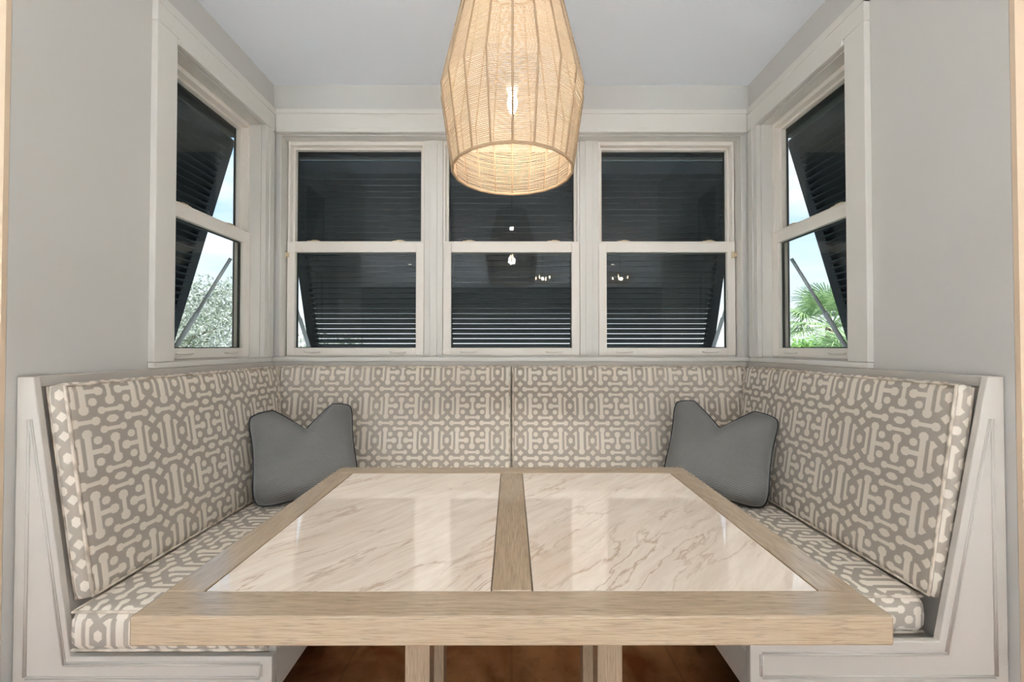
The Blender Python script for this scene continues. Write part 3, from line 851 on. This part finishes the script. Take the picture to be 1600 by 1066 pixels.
# ------------------------------------------------------------------ outside
b = MB(); b.box(-40, 40, 2.5, 60, -0.35, -0.3); b.box(-40, -5.3, -20, 2.5, -0.35, -0.3); b.box(5.3, 40, -20, 2.5, -0.35, -0.3)
struct(b.build('ground', m_ground), 'pale sandy ground outside the windows', 'ground')
def leafy(name, label, cat, c, rx, ry, rz_, n, mat, ls, trunk=True):
    e = empty(name, (c[0], c[1], -0.3)); tag(e, label, cat)
    b = MB(); rnd = random.Random(int(abs(c[0] * 100)))
    blobs = [(rnd.uniform(-0.6, 0.6) * rx, rnd.uniform(-0.6, 0.6) * ry, rnd.uniform(-0.4, 0.62) * rz_, rnd.uniform(0.3, 0.5)) for _ in range(26)]
    for i in range(n):
        bx, by, bz, br = rnd.choice(blobs)
        d = Vector((rnd.gauss(0, 1), rnd.gauss(0, 1), rnd.gauss(0, 1))).normalized() * (rnd.random() ** 0.4)
        p = Vector((bx + d.x * br * rx, by + d.y * br * ry, c[2] + 0.3 + bz + d.z * br * rz_))
        a = Vector((rnd.gauss(0, 1), rnd.gauss(0, 1), rnd.gauss(0, 1))).normalized(); q = a.orthogonal().normalized()
        l = ls * rnd.uniform(0.6, 1.3)
        b.face([p - a * l, p + q * l * 0.4, p + a * l, p - q * l * 0.4])
    b.build('foliage', mat, e)
    b = MB()
    b.tube([(0, 0, 0), (0.05, 0, (c[2] + 0.3) * 0.5), (0, 0.05, c[2] + 0.3)], 0.12, 8, radii=[0.16, 0.12, 0.07])
    for bx, by, bz, br in blobs[:9]:
        b.tube([(0, 0, (c[2] + 0.3) * 0.55), (bx * 0.5, by * 0.5, c[2] + 0.3 + bz * 0.3), (bx, by, c[2] + 0.3 + bz)], 0.04, 6, radii=[0.06, 0.04, 0.015])
    b.build('trunk', m_bark, e)
    return e
leafy('leafy_tree', 'pale green leafy tree outside the left side window', 'tree', (-6.3, 7.6, 1.25), 1.9, 1.7, 1.45, 22000, m_leaf, 0.034)
leafy('shrub', 'low green shrub at the foot of the tree outside the left window', 'shrub', (-4.6, 5.2, 0.35), 0.8, 0.7, 0.6, 3500, m_bush, 0.05)
leafy('shrub', 'green shrub glimpsed past the edge of the left back shutter', 'shrub', (-4.4, 9.9, 0.6), 1.0, 0.9, 1.0, 3000, m_leaf, 0.06)
def palm(label, x, y, zc, ln, n, seed):
    e = empty('palm_tree', (x, y, -0.3)); tag(e, label, 'palm')
    h = zc + 0.3; rnd = random.Random(seed)
    b = MB(); b.tube([(0, 0, 0), (0.04, 0, h * 0.5), (0, 0, h)], 0.1, 10, radii=[0.14, 0.11, 0.10]); b.build('trunk', m_bark, e)
    for k in range(n):
        a = k * 2.399 + rnd.uniform(-0.2, 0.2); up = rnd.uniform(-0.35, 1.15)
        d = Vector((math.cos(a) * math.cos(up), math.sin(a) * math.cos(up), math.sin(up)))
        o0 = Vector((0, 0, h)); hub = o0 + d * (ln * 0.5)
        sd = d.cross(Vector((0, 0, 1))).normalized(); nrm = sd.cross(d).normalized()
        b = MB(); b.tube([o0, o0.lerp(hub, 0.5) + nrm * 0.01, hub], 0.01, 5, radii=[0.012, 0.009, 0.007])
        for i in range(38):
            th = R(-115 + 230 * i / 37 + rnd.uniform(-3, 3))
            v = (d * math.cos(th) + sd * math.sin(th)).normalized()
            l = ln * 0.62 * rnd.uniform(0.85, 1.1) * (1 - 0.25 * abs(th) / 2)
            w_ = v.cross(nrm).normalized() * (0.011 * ln)
            p1 = hub + v * l * 0.45 + nrm * 0.02; p2 = hub + v * l * 0.8 - Vector((0, 0, l * 0.10)); p3 = hub + v * l - Vector((0, 0, l * 0.30))
            b.face([hub - w_ * 0.3, hub + w_ * 0.3, p1 + w_, p1 - w_])
            b.face([p1 - w_, p1 + w_, p2 + w_ * 0.7, p2 - w_ * 0.7])
            b.face([p2 - w_ * 0.7, p2 + w_ * 0.7, p3])
        b.build('frond', m_palm, e)
    return e
palm('tall fan of palm fronds outside the right side window', 6.0, 7.6, 1.55, 1.0, 24, 3)
palm('lower bright palm in front of the taller one outside the right window', 4.6, 5.3, 0.80, 0.85, 22, 5)
leafy('shrub', 'bright green shrub below the palms outside the right window', 'shrub', (7.9, 10.6, 0.72), 2.4, 0.9, 0.85, 9000, m_bush, 0.06)

# ------------------------------------------------------------------ sky
wd = bpy.data.worlds.new('sky'); bpy.context.scene.world = wd; wd.use_nodes = True
t = wd.node_tree; t.nodes.clear()
out = t.nodes.new('ShaderNodeOutputWorld'); bg = t.nodes.new('ShaderNodeBackground')
tc = t.nodes.new('ShaderNodeTexCoord'); sp = t.nodes.new('ShaderNodeSeparateXYZ'); t.links.new(tc.outputs['Generated'], sp.inputs[0])
rp_ = t.nodes.new('ShaderNodeValToRGB'); t.links.new(sp.outputs[2], rp_.inputs[0])
e = rp_.color_ramp.elements
e[0].position = 0.0; e[0].color = (0.92, 0.96, 1.0, 1)
e[1].position = 0.75; e[1].color = (0.20, 0.44, 0.86, 1)
q = e.new(0.12); q.color = (0.78, 0.90, 1.0, 1)
q = e.new(0.35); q.color = (0.42, 0.68, 0.98, 1)
nz = t.nodes.new('ShaderNodeTexNoise'); nz.inputs['Scale'].default_value = 3.5; nz.inputs['Detail'].default_value = 6
mp = t.nodes.new('ShaderNodeMapping'); mp.inputs['Scale'].default_value = (1, 1, 3.2); t.links.new(tc.outputs['Generated'], mp.inputs[0]); t.links.new(mp.outputs[0], nz.inputs[0])
mr = t.nodes.new('ShaderNodeMapRange'); mr.inputs[1].default_value = 0.46; mr.inputs[2].default_value = 0.66; t.links.new(nz.outputs[0], mr.inputs[0])
mxn = t.nodes.new('ShaderNodeMix'); mxn.data_type = 'RGBA'; t.links.new(mr.outputs[0], mxn.inputs[0]); t.links.new(rp_.outputs[0], mxn.inputs[6]); mxn.inputs[7].default_value = (0.95, 0.97, 1.0, 1)
t.links.new(mxn.outputs[2], bg.inputs[0]); bg.inputs[1].default_value = 0.80; t.links.new(bg.outputs[0], out.inputs[0])

# ------------------------------------------------------------------ camera
cam = bpy.data.cameras.new('camera'); co = bpy.data.objects.new('camera', cam); link(co)
cam.sensor_width = 36.0; cam.lens = 635.0 / 1600 * 36.0
cam.clip_start = 0.02; cam.clip_end = 200
co.location = (0, 0, 1.166)
co.rotation_euler = (R(90) + math.atan(9 / 635), 0, -math.atan(1 / 635))
sc = bpy.context.scene
sc.camera = co
sc.view_settings.view_transform = 'Standard'; sc.view_settings.look = 'None'
sc.view_settings.exposure = 0.72; sc.view_settings.gamma = 1.0; sc.view_settings.use_curve_mapping = False
sc.cycles.max_bounces = 10; sc.cycles.diffuse_bounces = 5; sc.cycles.transparent_max_bounces = 16
